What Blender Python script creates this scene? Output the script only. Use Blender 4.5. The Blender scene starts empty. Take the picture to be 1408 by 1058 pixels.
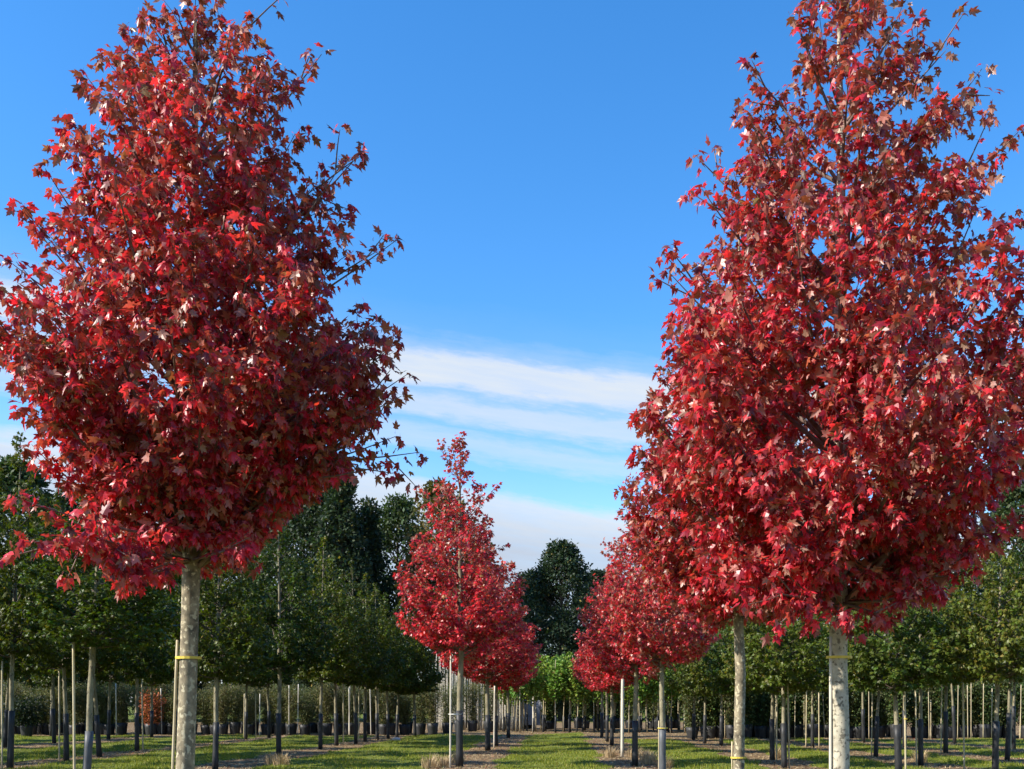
import bpy, math, random
import numpy as np
from mathutils import Matrix, Vector

scene = bpy.context.scene
COL = scene.collection
R = math.radians

# ------------------------------------------------------------------ camera
cam_d = bpy.data.cameras.new("camera")
cam = bpy.data.objects.new("camera", cam_d)
COL.objects.link(cam)
cam.location = (0, 0, 1.6)
cam.rotation_euler = (R(90), 0, 0)
cam_d.sensor_width = 36.0
cam_d.lens = 1350 / 1408 * 36.0
cam_d.shift_x = -72 / 1408
cam_d.shift_y = 441 / 1408
cam_d.clip_end = 5000
scene.camera = cam

# ------------------------------------------------------------------ light
SUN_EL, SUN_AZ = R(37), R(-112)      # azimuth from +Y (view axis) towards +X; the sun stands to the side, a little behind
sd = Vector((math.sin(SUN_AZ) * math.cos(SUN_EL), math.cos(SUN_AZ) * math.cos(SUN_EL), math.sin(SUN_EL)))
sun_d = bpy.data.lights.new("sun", 'SUN')
sun_d.energy = 5.0
sun_d.angle = R(0.53)
sun_d.color = (1.0, 0.93, 0.82)
sun = bpy.data.objects.new("sun", sun_d)
sun.rotation_euler = sd.to_track_quat('Z', 'Y').to_euler()
sun.location = (-20, -10, 30)
COL.objects.link(sun)

world = bpy.data.worlds.new("World")
scene.world = world
world.use_nodes = True


def build_world():
    nt = world.node_tree
    nt.nodes.clear()
    N, L = nt.nodes.new, nt.links.new
    out = N('ShaderNodeOutputWorld')
    bg = N('ShaderNodeBackground')
    bg.inputs['Strength'].default_value = 0.148
    sky = N('ShaderNodeTexSky')
    sky.sky_type = 'NISHITA'
    sky.sun_disc = False
    sky.sun_elevation = SUN_EL
    sky.sun_rotation = SUN_AZ
    sky.altitude = 0
    sky.air_density = 1.0
    sky.dust_density = 0.2
    sky.ozone_density = 3.0
    hs = N('ShaderNodeHueSaturation')
    hs.inputs['Saturation'].default_value = 1.31
    hs.inputs['Value'].default_value = 1.15
    hs.inputs['Hue'].default_value = 0.502
    L(sky.outputs[0], hs.inputs['Color'])
    tc = N('ShaderNodeTexCoord')
    sp = N('ShaderNodeSeparateXYZ')
    L(tc.outputs['Generated'], sp.inputs[0])

    def m(op, a, b=None):
        n = N('ShaderNodeMath')
        n.operation = op
        for i, v in enumerate((a, b)):
            if v is None:
                continue
            if isinstance(v, (int, float)):
                n.inputs[i].default_value = v
            else:
                L(v, n.inputs[i])
        return n.outputs[0]
    x, y, z = sp.outputs
    h = m('SQRT', m('ADD', m('MULTIPLY', x, x), m('ADD', m('MULTIPLY', y, y), 1e-5)))
    u = m('DIVIDE', x, h)
    t = m('DIVIDE', y, h)
    v = m('DIVIDE', z, h)
    w = m('ADD', v, m('MULTIPLY', m('TANH', m('MULTIPLY', u, 4.0)), 0.034))

    def noise(sx, sy, sz, scale, detail, rough=0.55):
        cb = N('ShaderNodeCombineXYZ')
        L(m('MULTIPLY', u, sx), cb.inputs[0])
        L(m('MULTIPLY', t, sy), cb.inputs[1])
        L(m('MULTIPLY', w, sz), cb.inputs[2])
        n = N('ShaderNodeTexNoise')
        n.inputs['Scale'].default_value = scale
        n.inputs['Detail'].default_value = detail
        n.inputs['Roughness'].default_value = rough
        L(cb.outputs[0], n.inputs['Vector'])
        return n.outputs['Fac']
    n1 = noise(1, 1, 2.0, 3.2, 3)
    n2 = noise(1, 1, 9.0, 9.0, 6, 0.62)
    n3 = noise(1, 1, 3.2, 22.0, 7, 0.68)
    wd = m('ADD', w, m('MULTIPLY', m('SUBTRACT', n1, 0.5), 0.030))
    wd = m('ADD', wd, m('MULTIPLY', m('SUBTRACT', n2, 0.5), 0.028))
    wd = m('ADD', wd, m('MULTIPLY', m('SUBTRACT', n3, 0.5), 0.022))
    mr = N('ShaderNodeMapRange')
    mr.inputs['From Min'].default_value = 0.0
    mr.inputs['From Max'].default_value = 0.5
    L(wd, mr.inputs['Value'])
    cr = N('ShaderNodeValToRGB')
    el = cr.color_ramp.elements
    pts = [(0.0, .80), (0.15, .95), (0.200, .90), (0.214, .12), (0.236, .06), (0.247, .44), (0.260, .50), (0.271, .12),
           (0.283, .66), (0.295, .70), (0.305, .30), (0.316, .86), (0.338, .92), (0.350, .30), (0.366, .05), (0.40, 0.0)]
    el[0].position, el[1].position = pts[0][0] * 2, pts[-1][0] * 2
    el[0].color = (pts[0][1],) * 3 + (1,)
    el[1].color = (pts[-1][1],) * 3 + (1,)
    for p, c in pts[1:-1]:
        e = el.new(p * 2)
        e.color = (c, c, c, 1)
    L(mr.outputs[0], cr.inputs[0])
    nf = m('ADD', 0.70, m('MULTIPLY', n2, 0.55))
    mask = m('MULTIPLY', cr.outputs[0], nf)
    mk = N('ShaderNodeClamp')
    L(mask, mk.inputs[0])
    # cloud undersides are greyer where the veil is thickest and lowest
    cg = N('ShaderNodeMapRange')
    cg.inputs['From Min'].default_value = 0.15
    cg.inputs['From Max'].default_value = 0.205
    L(wd, cg.inputs['Value'])
    cm = N('ShaderNodeMix')
    cm.data_type = 'RGBA'
    cm.inputs[6].default_value = (2.2, 2.5, 3.0, 1)
    cm.inputs[7].default_value = (3.05, 3.3, 3.6, 1)
    L(cg.outputs[0], cm.inputs[0])
    mx = N('ShaderNodeMix')
    mx.data_type = 'RGBA'
    L(mk.outputs[0], mx.inputs[0])
    L(hs.outputs[0], mx.inputs[6])
    L(cm.outputs[2], mx.inputs[7])
    L(mx.outputs[2], bg.inputs['Color'])
    L(bg.outputs[0], out.inputs[0])


build_world()

scene.view_settings.view_transform = 'Standard'
scene.view_settings.look = 'None'
scene.view_settings.gamma = 1.0
scene.view_settings.use_curve_mapping = False
scene.view_settings.exposure = 0.8
scene.render.engine = 'CYCLES'
cy = scene.cycles
cy.use_denoising = True
cy.denoiser = 'OPENIMAGEDENOISE'
cy.use_adaptive_sampling = True
cy.adaptive_threshold = 0.02
cy.max_bounces = 6
cy.diffuse_bounces = 3
cy.glossy_bounces = 2
cy.transmission_bounces = 4
cy.transparent_max_bounces = 6
cy.caustics_reflective = False
cy.caustics_refractive = False
cy.sample_clamp_indirect = 6.0


# ------------------------------------------------------------------ materials
def new_mat(name):
    mt = bpy.data.materials.new(name)
    mt.use_nodes = True
    nt = mt.node_tree
    nt.nodes.clear()
    return mt, nt, nt.nodes.new, nt.links.new


def leaf_mat(name, under, under_mix, rough=0.42, trans=0.35, tgain=(1.5, 1.2, 1.0), spec=0.5, objvar=0.0):
    mt, nt, N, L = new_mat(name)
    out = N('ShaderNodeOutputMaterial')
    at = N('ShaderNodeAttribute')
    at.attribute_name = 'tint'
    geo = N('ShaderNodeNewGeometry')
    tc = N('ShaderNodeTexCoord')
    nz = N('ShaderNodeTexNoise')
    nz.inputs['Scale'].default_value = 45.0
    nz.inputs['Detail'].default_value = 2.0
    L(tc.outputs['Object'], nz.inputs['Vector'])
    mr = N('ShaderNodeMapRange')
    mr.inputs['From Min'].default_value = 0.3
    mr.inputs['From Max'].default_value = 0.7
    mr.inputs['To Min'].default_value = 0.78
    mr.inputs['To Max'].default_value = 1.2
    L(nz.outputs['Fac'], mr.inputs['Value'])
    hs = N('ShaderNodeHueSaturation')
    L(at.outputs['Color'], hs.inputs['Color'])
    L(mr.outputs[0], hs.inputs['Value'])
    if objvar:
        oi = N('ShaderNodeObjectInfo')
        m2 = N('ShaderNodeMapRange')
        m2.inputs['To Min'].default_value = 0.5 - objvar
        m2.inputs['To Max'].default_value = 0.5 + objvar
        L(oi.outputs['Random'], m2.inputs['Value'])
        L(m2.outputs[0], hs.inputs['Hue'])
    um = N('ShaderNodeMix')
    um.data_type = 'RGBA'
    um.inputs[7].default_value = under + (1,)
    fm = N('ShaderNodeMath')
    fm.operation = 'MULTIPLY'
    fm.inputs[1].default_value = under_mix
    L(geo.outputs['Backfacing'], fm.inputs[0])
    L(fm.outputs[0], um.inputs[0])
    L(hs.outputs[0], um.inputs[6])
    pb = N('ShaderNodeBsdfPrincipled')
    pb.inputs['Roughness'].default_value = rough
    pb.inputs['Specular IOR Level'].default_value = spec
    L(um.outputs[2], pb.inputs['Base Color'])
    tg = N('ShaderNodeMix')
    tg.data_type = 'RGBA'
    tg.blend_type = 'MULTIPLY'
    tg.inputs[0].default_value = 1.0
    tg.inputs[7].default_value = tgain + (1,)
    L(hs.outputs[0], tg.inputs[6])
    tr = N('ShaderNodeBsdfTranslucent')
    L(tg.outputs[2], tr.inputs['Color'])
    ms = N('ShaderNodeMixShader')
    ms.inputs[0].default_value = trans
    L(pb.outputs[0], ms.inputs[1])
    L(tr.outputs[0], ms.inputs[2])
    L(ms.outputs[0], out.inputs[0])
    return mt


def noise_mat(name, c1, c2, scale=8.0, stretch=(1, 1, 1), rough=0.8, bump=0.3, c3=None, spot=0.62, detail=6, spotscale=4.0, bdist=0.01):
    mt, nt, N, L = new_mat(name)
    out = N('ShaderNodeOutputMaterial')
    tc = N('ShaderNodeTexCoord')
    mp = N('ShaderNodeMapping')
    mp.inputs['Scale'].default_value = stretch
    L(tc.outputs['Object'], mp.inputs[0])
    nz = N('ShaderNodeTexNoise')
    nz.inputs['Scale'].default_value = scale
    nz.inputs['Detail'].default_value = detail
    nz.inputs['Roughness'].default_value = 0.65
    L(mp.outputs[0], nz.inputs['Vector'])
    cr = N('ShaderNodeValToRGB')
    cr.color_ramp.elements[0].position = 0.36
    cr.color_ramp.elements[1].position = 0.64
    cr.color_ramp.elements[0].color = c1 + (1,)
    cr.color_ramp.elements[1].color = c2 + (1,)
    L(nz.outputs['Fac'], cr.inputs[0])
    col = cr.outputs[0]
    if c3:
        n2 = N('ShaderNodeTexNoise')
        n2.inputs['Scale'].default_value = scale * spotscale
        n2.inputs['Detail'].default_value = 3
        L(mp.outputs[0], n2.inputs['Vector'])
        r2 = N('ShaderNodeValToRGB')
        r2.color_ramp.elements[0].position = spot
        r2.color_ramp.elements[1].position = spot + 0.06
        L(n2.outputs['Fac'], r2.inputs[0])
        mx = N('ShaderNodeMix')
        mx.data_type = 'RGBA'
        mx.inputs[7].default_value = c3 + (1,)
        L(r2.outputs[0], mx.inputs[0])
        L(col, mx.inputs[6])
        col = mx.outputs[2]
    pb = N('ShaderNodeBsdfPrincipled')
    pb.inputs['Roughness'].default_value = rough
    pb.inputs['Specular IOR Level'].default_value = 0.3
    L(col, pb.inputs['Base Color'])
    bp = N('ShaderNodeBump')
    bp.inputs['Strength'].default_value = bump
    bp.inputs['Distance'].default_value = bdist
    L(nz.outputs['Fac'], bp.inputs['Height'])
    L(bp.outputs[0], pb.inputs['Normal'])
    L(pb.outputs[0], out.inputs[0])
    return mt


M = {
    'red_leaf': leaf_mat('red_leaf', (0.48, 0.30, 0.22), 0.7, rough=0.38, trans=0.36, tgain=(1.8, 1.0, 1.0)),
    'green_leaf': leaf_mat('green_leaf', (0.13, 0.15, 0.03), 0.25, spec=0.22, rough=0.42, trans=0.30, tgain=(1.7, 1.7, 0.4), objvar=0.012),
    'far_leaf': leaf_mat('far_leaf', (0.10, 0.13, 0.07), 0.3, rough=0.6, trans=0.25, tgain=(1.3, 1.4, 0.6), spec=0.3, objvar=0.012),
    'grass_blade': leaf_mat('grass_blade', (0.12, 0.16, 0.03), 0.0, rough=0.55, trans=0.35, tgain=(1.3, 1.3, 0.7), spec=0.3),
    'bark_pale': noise_mat('bark_pale', (0.10, 0.085, 0.058), (0.34, 0.285, 0.185), 13.0, (1, 1, 0.8), 0.8, 0.9, (0.52, 0.46, 0.31), 0.555, spotscale=2.3),
    'bark_speckled': noise_mat('bark_speckled', (0.34, 0.305, 0.225), (0.54, 0.49, 0.37), 14.0, (1, 1, 0.9), 0.8, 0.5, (0.17, 0.15, 0.11), 0.555, spotscale=2.6),
    'bark_olive': noise_mat('bark_olive', (0.13, 0.115, 0.07), (0.34, 0.30, 0.19), 7.0, (1, 1, 0.4), 0.8, 0.3, (0.08, 0.07, 0.05), 0.6),
    'bark_dark': noise_mat('bark_dark', (0.05, 0.04, 0.03), (0.12, 0.09, 0.07), 10.0, (1, 1, 0.3), 0.85, 0.4),
    'twig': noise_mat('twig', (0.10, 0.06, 0.05), (0.22, 0.15, 0.12), 14.0, (1, 1, 0.3), 0.7, 0.2),
    'guard': noise_mat('guard', (0.020, 0.021, 0.022), (0.045, 0.045, 0.045), 20.0, (1, 1, 0.2), 0.5, 0.2),
    'guard_grey': noise_mat('guard_grey', (0.07, 0.075, 0.08), (0.12, 0.125, 0.13), 20.0, (1, 1, 0.2), 0.5, 0.2),
    'cane': noise_mat('cane', (0.42, 0.34, 0.20), (0.60, 0.52, 0.34), 10.0, (1, 1, 0.2), 0.5, 0.15),
    'cane_white': noise_mat('cane_white', (0.52, 0.47, 0.38), (0.70, 0.64, 0.52), 10.0, (1, 1, 0.2), 0.6, 0.15),
    'tie': noise_mat('tie', (0.62, 0.46, 0.06), (0.75, 0.58, 0.10), 25.0, (1, 1, 1), 0.45, 0.05),
    'tie_white': noise_mat('tie_white', (0.65, 0.65, 0.60), (0.75, 0.75, 0.70), 25.0, (1, 1, 1), 0.45, 0.05),
    'sheet': noise_mat('sheet', (0.30, 0.31, 0.35), (0.42, 0.42, 0.46), 2.0, (3, 1, 0.4), 0.6, 0.5, bdist=0.05),
    'stone': noise_mat('stone', (0.40, 0.38, 0.33), (0.62, 0.60, 0.54), 9.0, (1, 1, 1), 0.85, 0.5),
    'straw': leaf_mat('straw', (0.4, 0.3, 0.15), 0.0, rough=0.7, trans=0.15, tgain=(1.2, 1.1, 0.9), spec=0.2),
}


def ground_mat():
    mt, nt, N, L = new_mat('ground_soil_grass')
    out = N('ShaderNodeOutputMaterial')
    at = N('ShaderNodeAttribute')
    at.attribute_name = 'soil'
    tc = N('ShaderNodeTexCoord')

    def nz(scale, det=6, r=0.6):
        n = N('ShaderNodeTexNoise')
        n.inputs['Scale'].default_value = scale
        n.inputs['Detail'].default_value = det
        n.inputs['Roughness'].default_value = r
        L(tc.outputs['Object'], n.inputs['Vector'])
        return n.outputs['Fac']

    def ramp(f, stops):
        c = N('ShaderNodeValToRGB')
        e = c.color_ramp.elements
        e[0].position, e[0].color = stops[0][0], stops[0][1] + (1,)
        e[1].position, e[1].color = stops[-1][0], stops[-1][1] + (1,)
        for p, k in stops[1:-1]:
            q = e.new(p)
            q.color = k + (1,)
        L(f, c.inputs[0])
        return c.outputs[0]
    g = ramp(nz(1.3), [(0.3, (0.07, 0.10, 0.014)), (0.5, (0.12, 0.15, 0.022)), (0.7, (0.19, 0.19, 0.045))])
    s = ramp(nz(4.0), [(0.3, (0.075, 0.046, 0.022)), (0.5, (0.18, 0.12, 0.062)), (0.68, (0.36, 0.27, 0.15))])
    e = N('ShaderNodeMath')
    e.operation = 'ADD'
    L(at.outputs['Fac'], e.inputs[0])
    k = N('ShaderNodeMath')
    k.operation = 'MULTIPLY_ADD'
    L(nz(2.6, 8, 0.7), k.inputs[0])
    k.inputs[1].default_value = 0.9
    k.inputs[2].default_value = -0.45
    L(k.outputs[0], e.inputs[1])
    sm = N('ShaderNodeMapRange')
    sm.inputs['From Min'].default_value = 0.4
    sm.inputs['From Max'].default_value = 0.6
    L(e.outputs[0], sm.inputs['Value'])
    mx = N('ShaderNodeMix')
    mx.data_type = 'RGBA'
    L(sm.outputs[0], mx.inputs[0])
    L(g, mx.inputs[6])
    L(s, mx.inputs[7])
    pb = N('ShaderNodeBsdfPrincipled')
    pb.inputs['Roughness'].default_value = 0.9
    pb.inputs['Specular IOR Level'].default_value = 0.15
    L(mx.outputs[2], pb.inputs['Base Color'])
    bp = N('ShaderNodeBump')
    bp.inputs['Strength'].default_value = 0.8
    bp.inputs['Distance'].default_value = 0.06
    L(nz(11.0, 8, 0.7), bp.inputs['Height'])
    L(bp.outputs[0], pb.inputs['Normal'])
    L(pb.outputs[0], out.inputs[0])
    return mt


M['ground'] = ground_mat()


# ------------------------------------------------------------------ mesh helpers
def np_mesh(name, V, T, mat, col=None, smooth=False):
    """triangle mesh from arrays; col (n,3) becomes the point attribute 'tint'"""
    me = bpy.data.meshes.new(name)
    V = np.ascontiguousarray(V, dtype=np.float32)
    T = np.ascontiguousarray(T, dtype=np.int32)
    n, m = len(V), len(T)
    me.vertices.add(n)
    me.vertices.foreach_set('co', V.ravel())
    me.loops.add(m * 3)
    me.loops.foreach_set('vertex_index', T.ravel())
    me.polygons.add(m)
    me.polygons.foreach_set('loop_start', np.arange(0, m * 3, 3, dtype=np.int32))
    me.polygons.foreach_set('use_smooth', np.full(m, smooth, dtype=bool))
    if col is not None:
        a = me.attributes.new('tint', 'FLOAT_COLOR', 'POINT')
        c = np.ones((n, 4), dtype=np.float32)
        c[:, :3] = col
        a.data.foreach_set('color', c.ravel())
    me.update(calc_edges=True)
    me.validate()
    me.materials.append(mat)
    return me


def obj(name, me, parent=None, loc=None):
    o = bpy.data.objects.new(name, me)
    COL.objects.link(o)
    if parent is not None:
        o.parent = parent
    if loc is not None:
        o.location = loc
    return o


def tag(o, label, cat, group=None, kind=None):
    if label:
        o['label'] = label
    if cat:
        o['category'] = cat
    if group:
        o['group'] = group
    if kind:
        o['kind'] = kind
    return o


def unit(a):
    a = np.asarray(a, dtype=float)
    return a / (np.linalg.norm(a, axis=-1, keepdims=True) + 1e-9)


def tube(path, rad, sides=6, cap=True):
    P = np.asarray(path, dtype=float)
    rad = np.asarray(rad, dtype=float)
    n = len(P)
    D = unit(np.gradient(P, axis=0))
    ref = np.array([1.0, 0.13, 0.0]) if abs(D[:, 2]).mean() > 0.6 else np.array([0.0, 0.1, 1.0])
    A = unit(np.cross(D, ref))
    B = np.cross(D, A)
    th = np.arange(sides) * 2 * math.pi / sides
    V = (P[:, None] + rad[:, None, None] * (np.cos(th)[None, :, None] * A[:, None] + np.sin(th)[None, :, None] * B[:, None])).reshape(-1, 3)
    i = np.arange(n - 1)[:, None] * sides
    j = np.arange(sides)[None]
    k = (j + 1) % sides
    a, b, c, d = i + j, i + k, i + sides + k, i + sides + j
    T = np.concatenate([np.stack([a, c, b], -1).reshape(-1, 3), np.stack([a, d, c], -1).reshape(-1, 3)])
    if cap:
        V = np.vstack([V, P[-1:], P[:1]])
        top, bot = n * sides, n * sides + 1
        e = (n - 1) * sides
        T = np.vstack([T, [[e + q, top, e + (q + 1) % sides] for q in range(sides)], [[q, (q + 1) % sides, bot] for q in range(sides)]])
    return V, T


class MB:
    def __init__(self):
        self.V, self.T, self.n = [], [], 0

    def add(self, VT):
        V, T = VT
        self.V.append(V)
        self.T.append(np.asarray(T) + self.n)
        self.n += len(V)
        return self

    def mesh(self, name, mat, smooth=True):
        return np_mesh(name, np.vstack(self.V), np.vstack(self.T), mat, None, smooth)


# leaf blades: base at the origin, tip along +y, upper face +z
def blade(half, fold=0.10, droop=0.16, petiole=False, skew=0.0):
    half = np.array(half, float)
    right = half
    left = half[1:-1][::-1] * [-1, 1]
    out = np.vstack([right, left])
    z = -fold * np.abs(out[:, 0]) * 1.6 - droop * out[:, 1] ** 2
    z += skew * out[:, 0] * out[:, 1]
    V = np.column_stack([out, z])
    c = np.array([[0, 0.38, -droop * 0.14]])
    n = len(V)
    T = [[n, i, (i + 1) % n] for i in range(n)]
    V = np.vstack([V, c])
    if petiole:
        k = len(V)
        V = np.vstack([V, [[-0.016, -0.42, 0.10], [0.016, -0.42, 0.10], [0, 0.04, 0.0]]])
        T.append([k, k + 1, k + 2])
    return V, np.array(T)


H_HI = [(0, 0), (0.37, 0.08), (0.27, 0.27), (0.40, 0.38), (0.52, 0.62), (0.36, 0.58), (0.19, 0.54), (0.20, 0.72), (0.10, 0.80), (0, 1.03)]
H_MID = [(0, 0), (0.36, 0.07), (0.26, 0.28), (0.50, 0.60), (0.18, 0.55), (0.16, 0.76), (0, 1.02)]
H_LOW = [(0, 0), (0.30, 0.10), (0.48, 0.58), (0.18, 0.56), (0, 1.0)]
T_HI = [blade(H_HI, 0.16, 0.22, True), blade(H_HI, 0.34, 0.38, True, 0.16), blade(np.array(H_HI) * [0.72, 1], 0.30, 0.30, True, -0.18), blade(np.array(H_HI) * [0.9, 1], -0.10, 0.45, True, -0.10)]
T_MID = [blade(H_MID, 0.10, 0.2), blade(H_MID, 0.25, 0.3, False, 0.12)]
T_LOW = [blade(H_LOW, 0.12, 0.2), blade(H_LOW, 0.25, 0.1, False, 0.15)]
T_OVAL = [(np.array([[0, 0, 0], [0.32, 0.45, -0.08], [0, 1, -0.12], [-0.32, 0.45, -0.08]]), np.array([[0, 1, 2], [0, 2, 3]]))]
T_NARROW = [(np.array([[0, 0, 0], [0.13, 0.4, -0.04], [0, 1, -0.2], [-0.13, 0.4, -0.04]]), np.array([[0, 1, 2], [0, 2, 3]]))]


def leaf_frames(rng, O, droop=(0.25, 1.0), roll=0.75, jit=0.35):
    n = len(O)
    tip = unit(O) * 0.75 + rng.normal(0, jit, (n, 3))
    tip[:, 2] -= rng.uniform(droop[0], droop[1], n)
    tip = unit(tip)
    up = np.tile([0.0, 0.0, 1.0], (n, 1)) + unit(O) * 0.25
    nr = unit(up - (up * tip).sum(1, keepdims=True) * tip)
    sd_ = np.cross(tip, nr)
    a = rng.normal(0, roll, n)[:, None]
    nr = nr * np.cos(a) + sd_ * np.sin(a)
    return tip, unit(nr)


def leaf_mesh(name, Lf, templates, mat):
    P, Tp, Nr, S, C, K = Lf
    V, T, CC, off = [], [], [], 0
    side = np.cross(Tp, Nr)
    for k, (tv, tt) in enumerate(templates):
        q = np.where(K % len(templates) == k)[0]
        if not len(q):
            continue
        v = P[q][:, None] + S[q][:, None, None] * (tv[None, :, 0:1] * side[q][:, None] + tv[None, :, 1:2] * Tp[q][:, None] + tv[None, :, 2:3] * Nr[q][:, None])
        nv = len(tv)
        V.append(v.reshape(-1, 3))
        T.append((tt[None] + (np.arange(len(q)) * nv)[:, None, None]).reshape(-1, 3) + off)
        CC.append(np.repeat(C[q], nv, axis=0))
        off += len(q) * nv
    return np_mesh(name, np.vstack(V), np.vstack(T), mat, np.vstack(CC))


def prof(pts):
    z = [p[0] for p in pts]
    l = [p[1] for p in pts]
    r = [p[2] for p in pts]

    def f(h, az):          # az: angle from +x; left/right radii blend round the trunk
        c = 0.5 + 0.5 * np.cos(az)
        return np.interp(h, z, l) * (1 - c) + np.interp(h, z, r) * c
    return f


def grow(rng, H, cb, r0, radius, nb, twig=(0.18, 0.5), twig_step=0.075, leaf_step=0.05, leaf=(0.075, 0.125), rise=(0.8, 1.35),
         shoots=(), lean=(0, 0), inner=0.3, per=2, wig=0.009, keep=1.0, sides=12, low=14, lowz=0.0):
    """a young standard tree: trunk, ascending limbs, side twigs, leaves in pairs"""
    nz = 18
    zz = np.linspace(-0.06, H * 0.985, nz)
    tx = lean[0] * np.clip(zz / cb, 0, 1.3) + np.cumsum(rng.normal(0, wig, nz)) * np.clip((zz - 1.0) / 1.0, 0, 1)
    ty = lean[1] * np.clip(zz / cb, 0, 1.3) + np.cumsum(rng.normal(0, wig, nz)) * np.clip((zz - 1.0) / 1.0, 0, 1)
    rr = np.where(zz < cb, r0 * (1 - 0.16 * zz / cb), r0 * 0.84 * (1 - (zz - cb) / (H - cb)) ** 0.9 + 0.006)
    rr[0] *= 1.25
    trunk = MB().add(tube(np.column_stack([tx, ty, zz]), rr, sides))
    axis = lambda h: np.array([np.interp(h, zz, tx), np.interp(h, zz, ty), h])
    limbs = MB()
    P, O = [], []

    def run(path, r_start, dens, start=0.0):
        path = np.array(path)
        seg = np.linalg.norm(np.diff(path, axis=0), axis=1)
        cum = np.concatenate([[0], np.cumsum(seg)])
        s = np.arange(max(start * cum[-1], 0.02), cum[-1] + 1e-6, leaf_step / dens)
        s = np.concatenate([s, [cum[-1]] * 2])
        if keep < 1:
            s = s[rng.random(len(s)) < keep]
        if not len(s):
            return
        p = np.column_stack([np.interp(s, cum, path[:, k]) for k in range(3)])
        d = unit(path[-1] - path[0])
        for _ in range(per):
            sidev = unit(np.cross(d, rng.normal(0, 1, (len(s), 3))))
            o = sidev * 0.9 + d * 0.5
            P.append(p + o * rng.uniform(0.02, 0.06, (len(s), 1)))
            O.append(o)

    def branch(p0, p1, r_start, dens=1.0, twigs=True, bow=0.25):
        d = p1 - p0
        ln = np.linalg.norm(d)
        mid = p0 + d * 0.5 + np.array([d[0], d[1], 0]) * bow * 0.5 - np.array([0, 0, 1]) * ln * bow * 0.28 + rng.normal(0, 0.03, 3) * ln
        t = np.linspace(0, 1, 7)[:, None]
        path = (1 - t) ** 2 * p0 + 2 * t * (1 - t) * mid + t * t * p1
        limbs.add(tube(path, r_start * (1 - t[:, 0]) ** 0.8 + 0.0022, 5, False))
        run(path[3:], r_start, dens * 0.8)
        if not twigs:
            return
        nt = max(2, int(ln * (1 - inner) / twig_step))
        for q in range(nt):
            tt = inner + (1 - inner) * (q + rng.random()) / nt
            k = min(5, int(tt * 6))
            f = tt * 6 - k
            b = path[k] * (1 - f) + path[k + 1] * f
            dd = unit(path[k + 1] - path[k])
            sv = unit(np.cross(dd, rng.normal(0, 1, 3)))
            sv[2] = abs(sv[2]) * 0.4 - 0.15
            tl = rng.uniform(*twig) * (1.1 - 0.45 * tt)
            e = b + unit(dd * 0.65 + sv) * tl
            h = e[2]
            a0 = axis(h)
            v = e[:2] - a0[:2]
            rm = radius(h, math.atan2(v[1], v[0])) * 1.06 + 0.03
            rl = np.hypot(*v)
            if rl > rm:
                e[:2] = a0[:2] + v * rm / rl
            md = (b + e) / 2 + rng.normal(0, 0.02, 3)
            md[2] -= 0.015
            pth = [b, md, e]
            limbs.add(tube(pth, [0.0035, 0.0028, 0.0016], 3, False))
            run(pth, 0.003, dens, 0.12)
    az = rng.random() * 6.28
    hs = np.linspace(cb, H, 200)
    wt = np.array([max(0.03, radius(h, 0.0) + radius(h, math.pi)) for h in hs])
    cdf = np.cumsum(wt) / wt.sum()
    for i in range(nb):
        az += 2.39996 + rng.normal(0, 0.2)
        ht = float(np.interp((i + rng.random()) / nb, cdf, hs))
        rt = radius(ht, az) * rng.choice([rng.uniform(0.84, 1.04), rng.uniform(0.5, 0.85)], p=[0.66, 0.34])
        h0 = ht - rt * rng.uniform(*rise) - 0.04
        if h0 < cb - 0.1:
            h0 = cb - 0.1 + rng.random() * 0.45
            h0 = min(h0, ht + 0.25)
        p0 = axis(h0)
        c = axis(ht)
        p1 = np.array([c[0] + math.cos(az) * rt, c[1] + math.sin(az) * rt, ht])
        branch(p0, p1, min(0.02, r0 * 0.26) * (0.5 + 0.5 * min(1, rt)))
    for q in range(low):
        z0 = cb + lowz + rng.uniform(-0.12, 0.7) * (0.4 + 0.6 * rng.random())
        a = q * 2.4 + rng.normal(0, 0.3)
        ln = rng.uniform(0.16, 0.62)
        branch(axis(z0), axis(z0) + np.array([math.cos(a) * ln, math.sin(a) * ln, rng.uniform(-0.12, 0.16)]), 0.005, 1.0, ln > 0.3, -0.1)
    branch(axis(H * 0.86), axis(H * 0.985) + [0, 0, H * 0.015], 0.008, 1.0)
    for (x, y, z, drop, dens) in shoots:
        z0 = max(cb, z - drop)
        a_, b_ = axis(z0), np.array([x, y, z])
        branch(a_, b_, 0.011, dens, False, 0.12)
        for f_ in (0.52, 0.70, 0.84):
            q_ = a_ + (b_ - a_) * f_
            branch(q_, q_ + unit(b_ - a_) * rng.uniform(0.1, 0.2) + rng.normal(0, 0.09, 3), 0.004, dens * 0.9, False, 0.05)
    P, O = np.vstack(P), np.vstack(O)
    n = len(P)
    tip, nr = leaf_frames(rng, O)
    S = rng.uniform(leaf[0], leaf[1], n)
    K = rng.integers(0, 12, n)
    return trunk, limbs, [P, tip, nr, S, None, K], axis


# leaf colours, linear base colours
RED = np.array([[0.38, 0.012, 0.024], [0.52, 0.024, 0.036], [0.28, 0.010, 0.018], [0.24, 0.042, 0.022], [0.30, 0.070, 0.028],
                [0.15, 0.016, 0.016], [0.42, 0.055, 0.030], [0.13, 0.045, 0.018], [0.20, 0.10, 0.025]])


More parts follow.
